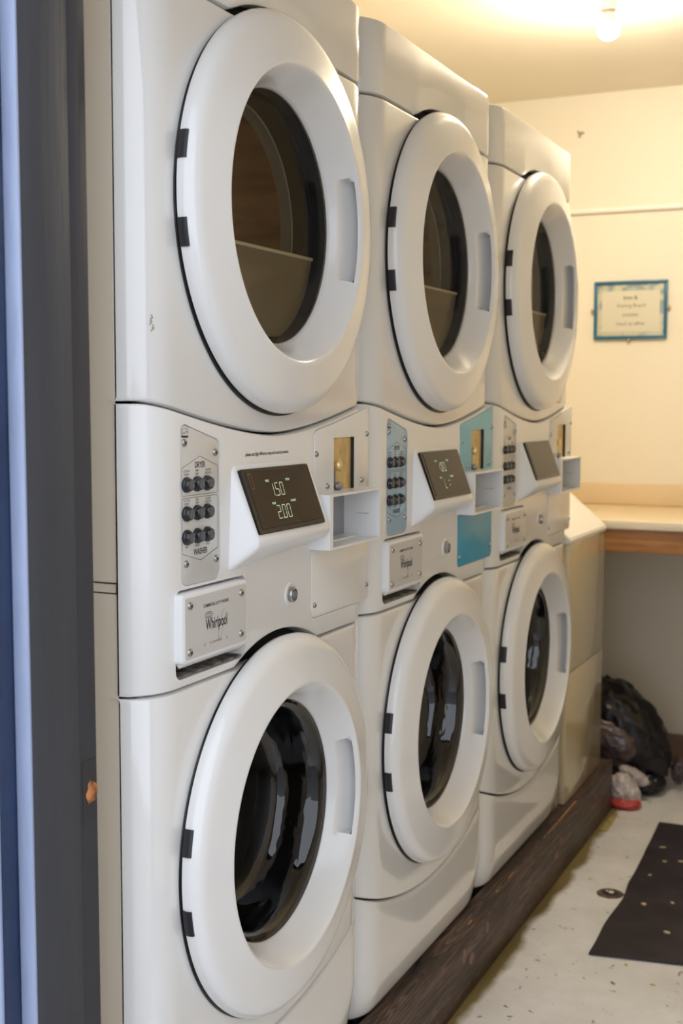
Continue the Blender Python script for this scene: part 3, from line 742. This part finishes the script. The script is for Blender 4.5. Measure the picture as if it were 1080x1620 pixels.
bm = bmesh.new(); box(bm, (-pw+.009, -.0108, -ph+.009), (pw-.009, -.0102, ph-.009)); link('cover_glass', bm, glass('frame_glass', (.97, .97, .95)), Fr, sm=0)
tk = mat('tack_brass', (.50, .36, .18), .4, metal=.4)
for x, z, w in ((-pw-.005, .0, 'left side'), (pw+.005, .006, 'right side'), (-.004, -ph-.005, 'bottom edge')):
    bm = bmesh.new(); bmesh.ops.create_icosphere(bm, subdivisions=2, radius=.0065, matrix=Matrix.Translation((x, -.012, z)) @ Matrix.Diagonal((1, .8, 1.2, 1)))
    tube(bm, [(x, -.012, z), (x, 0, z)], .0025, 8); link('holding_clip', bm, tk, Fr)

# ---------------------------------------------------------------- ceiling bulb
Lb = empty('ceiling_light', (.063, 2.145, CEIL), 'bare glowing bulb in a white holder on the ceiling', 'lamp')
bm = bmesh.new(); lathe_z(bm, [(0, .045), (-.010, .045), (-.014, .040), (-.016, .026), (-.050, .024), (-.054, .020)], 0, 0, 32); link('lamp_holder', bm, mat('holder_white', (.85, .82, .74), .4), Lb)
bm = bmesh.new()
lathe_z(bm, [(-.050, .013), (-.060, .0145), (-.072, .020), (-.084, .0268), (-.088, .0285), (-.089, .0280)], 0, 0, 32); link('added_bulb_collar', bm, mat('collar_white', (.88, .86, .82), .4), Lb)  # opaque collar added to cut the bulb's light on the ceiling
bm = bmesh.new()
pr = [(-.0885, .0282), (-.096, .0300), (-.108, .0290), (-.118, .0235), (-.125, .0145), (-.1275, .005)]
lathe_z(bm, pr, 0, 0, 32); link('bulb', bm, emit('bulb_glow', (1.0, .875, .68), BULB), Lb)

# ---------------------------------------------------------------- floor mat
def mat_x(y): # left edge
    t = (y-1.52)/1.0; return .209-.026*t*t+.006*math.exp(-((y-1.88)/.07)**2)-.004*math.exp(-((y-1.7)/.08)**2)
bm = bmesh.new(); rows = []
ny, nx = 60, 26
for i in range(ny+1):
    y = 1.52+(2.53-1.52)*i/ny; row = []
    for k in range(nx+1):
        x = mat_x(y)+(.86-mat_x(y))*k/nx
        dy = .035*(x-.206)*(1-i/ny)
        z = FLOOR+.003+.005*math.exp(-((y-1.98)/.05)**2)+.0015*noise.noise(Vector((x*7, y*7, 3)))+.003*math.exp(-((y-2.28)/.04)**2)
        row.append((x, y+.17*(x-.209)*(1-i/ny), z))
    rows.append(row)
top = [[bm.verts.new((x, y, z+.0035)) for x, y, z in r] for r in rows]; bot = [[bm.verts.new((x, y, z)) for x, y, z in r] for r in rows]
for a in range(ny):
    for c in range(nx):
        bm.faces.new((top[a][c], top[a][c+1], top[a+1][c+1], top[a+1][c])); bm.faces.new((bot[a][c], bot[a+1][c], bot[a+1][c+1], bot[a][c+1]))
for a in range(ny):
    bm.faces.new((top[a][0], top[a+1][0], bot[a+1][0], bot[a][0])); bm.faces.new((top[a][nx], bot[a][nx], bot[a+1][nx], top[a+1][nx]))
for c in range(nx):
    bm.faces.new((top[0][c], bot[0][c], bot[0][c+1], top[0][c+1])); bm.faces.new((top[ny][c], top[ny][c+1], bot[ny][c+1], bot[ny][c]))
tag(link('floor_mat', bm, mat('mat_black_purple', (.011, .007, .014), .5, col2=(.026, .019, .028), scale=14, bump=.6, bscale=40), sm=50), 'thin black rubber mat with curled wavy edge lying on the floor', 'mat')
# pale chips scattered on mat and floor
chip_m = mat('chip_tan', (.62, .50, .28), .6)
from math import floor as _f
spots = [(.305, 2.21, 1), (.345, 2.19, 1), (.335, 1.90, 1), (.355, 1.71, 1), (.262, 2.19, 1), (.245, 2.07, 1), (.27, 1.86, 1), (.39, 2.02, 1), (.33, 2.42, 1), (.215, 1.80, 0), (.30, 1.505, 0), (.375, 1.43, 0), (.235, 2.30, 1), (.10, 1.99, 0)]
for i, (x, y, onm) in enumerate(spots):
    bm = bmesh.new(); n = 7; r = .0055 if i % 3 else .008; ph0 = i*1.3
    zz = FLOOR+(.0075 if onm else .0002)
    pts = [(x+r*(1+.35*math.sin(k*2.1+i))*math.cos(ph0+2*PI*k/n), y+r*.7*(1+.3*math.cos(k*1.7+i))*math.sin(ph0+2*PI*k/n)) for k in range(n)]
    A = [bm.verts.new((a, c, zz)) for a, c in pts]; B = [bm.verts.new((a, c, zz+.0025)) for a, c in pts]
    bm.faces.new(A); bm.faces.new(B)
    for k in range(n): bm.faces.new((A[k], A[(k+1) % n], B[(k+1) % n], B[k]))
    tag(link('debris_chip', bm, chip_m, sm=0), 'tiny tan chip of debris lying on the black mat' if onm else 'tiny tan chip of debris lying on the pale painted floor', 'debris', 'chips on the mat' if onm else 'chips on the bare floor')
# floor drain
D = empty('floor_drain', (.171, 1.912, FLOOR), 'rusty round floor drain left of the black mat', 'drain')
bm = bmesh.new()
lathe_z(bm, [(-.004, .034), (.0015, .034), (.003, .030), (.0028, .024)], 0, 0, 28)
for v in bm.verts: v.co.x += .003*noise.noise(v.co*70); v.co.y += .003*noise.noise(v.co*60+Vector((3, 1, 0)))
link('rim', bm, mat('rust_brown', (.13, .085, .06), .7, col2=(.05, .035, .03), scale=60), D)
bm = bmesh.new(); lathe_z(bm, [(.0028, .020), (.0034, .019)], 0, 0, 20); link('drain_hole', bm, black_in, D)
bm = bmesh.new(); bbox((-.004, -.006, .003), (.010, .005, .008), .002, 1, bm); bbox((-.013, .002, .003), (-.006, .009, .0065), .002, 1, bm); link('paper_scrap', bm, mat('scrap_pale', (.75, .72, .65), .6), D)
bm = bmesh.new(); tube(bm, [(.028, .0, .003), (.040, .004, .004), (.046, .010, .006), (.045, .016, .006)], .0022, 6); link('bent_wire', bm, mat('wire_rust', (.14, .09, .06), .7), D)

# ---------------------------------------------------------------- rubbish under the counter
def blob(c, s, seed, amp, freq, sub=5, sq=1.0, fn=None):
    bm = bmesh.new(); bmesh.ops.create_icosphere(bm, subdivisions=sub, radius=1)
    for v in bm.verts:
        p = v.co.normalized(); q = p*freq+Vector((seed, seed*1.7, -seed))
        r = 1+amp*(1-2*abs(noise.noise(q)))*.9+amp*.55*(1-2*abs(noise.noise(q*2.3)))+amp*.2*noise.noise(q*5.1)
        w = Vector((p.x*s[0], p.y*s[1], p.z*s[2]))*r
        if fn: w = fn(w)
        w = w+Vector(c)
        if w.z < FLOOR+.001: w.z = FLOOR+.001+.0005*noise.noise(q*3)
        v.co = w
    return bm
bagm = mat('black_bin_liner', (.005, .0045, .008), .32, bump=.5, bscale=60)
clearm = mat('grey_translucent_plastic', (.12, .085, .085), .16, bump=.9, bscale=30, col2=(.05, .035, .04), scale=12)
whm = mat('crumpled_white_plastic', (.62, .56, .54), .3, bump=.9, bscale=45, col2=(.34, .28, .29), scale=25)
B_ = empty('garbage_bag', (.0, 2.86, FLOOR), 'slumped black plastic garbage bag with grey clear plastic showing, under the counter', 'garbage bag')
def slump(w):
    t = (w.z+.2)/.4; w.x += -.10*max(0, t)**1.3; return w
bm = blob((.020, .02, .14), (.150, .11, .185), 3.1, .10, 2.0, fn=slump); bmesh.ops.translate(bm, verts=bm.verts[:], vec=(0, 0, 0))
for v in bm.verts: v.co.z = max(v.co.z+.03, .001)
link('bag_body', bm, bagm, B_, sm=70)
bm = blob((-.005, -.055, .17), (.105, .06, .085), 8.3, .10, 2.4, fn=slump); link('clear_plastic', bm, clearm, B_, sm=70)
bm = blob((.085, -.03, .035), (.055, .06, .035), 5.0, .12, 2.4)
for v in bm.verts: v.co.z = max(v.co.z, .001)
link('bag_fold', bm, bagm, B_, sm=70)
bm = blob((.060, 2.735, FLOOR+.090), (.040, .02, .022), 4.4, .22, 2.2, 4)
for v in bm.verts: v.co.z -= (v.co.x-.03)*.35
tag(link('plastic_wrapper', bm, whm, sm=60), 'crumpled white wrapper tucked against the front of the black garbage bag', 'wrapper')
bm = blob((.172, 2.93, FLOOR+.060), (.022, .03, .040), 14.4, .2, 2.2, 4); tag(link('plastic_wrapper', bm, clearm, sm=60), 'greyish clear wrapper behind the right side of the black garbage bag', 'wrapper')
T2 = empty('small_trash_bag', (.050, 2.66, FLOOR), 'small clear bag with red contents on the floor at the end of the timber beam', 'plastic bag')
bm = blob((.0, .0, .050), (.042, .04, .048), 9.2, .16, 2.1)
for v in bm.verts: v.co.z = max(v.co.z, .001); v.co.x += -.2*(v.co.z-.04)
link('clear_bag', bm, whm, T2, sm=60)
bm = blob((.004, -.018, .016), (.044, .035, .020), 2.2, .14, 2.2)
for v in bm.verts: v.co.z = max(v.co.z, .001)
link('red_contents', bm, mat('red_plastic', (.50, .06, .05), .35, bump=.7, bscale=50), T2, sm=60)
# strap of dull yellow tape on the floor by the kerb end
bm = bmesh.new(); v = [bm.verts.new(p) for p in ((.030, 2.40, FLOOR+.0006), (.055, 2.39, FLOOR+.0006), (.050, 2.56, FLOOR+.0006), (.035, 2.57, FLOOR+.0006))]
w = [bm.verts.new((q.co.x, q.co.y, q.co.z+.001)) for q in v]
bm.faces.new(v); bm.faces.new(w)
for k in range(4): bm.faces.new((v[k], v[(k+1) % 4], w[(k+1) % 4], w[k]))
tag(link('tape_scrap', bm, mat('old_yellow_tape', (.46, .38, .12), .6, col2=(.28, .22, .08), scale=50), sm=0), 'strip of old yellowish tape on the floor near the end of the timber beam', 'tape')
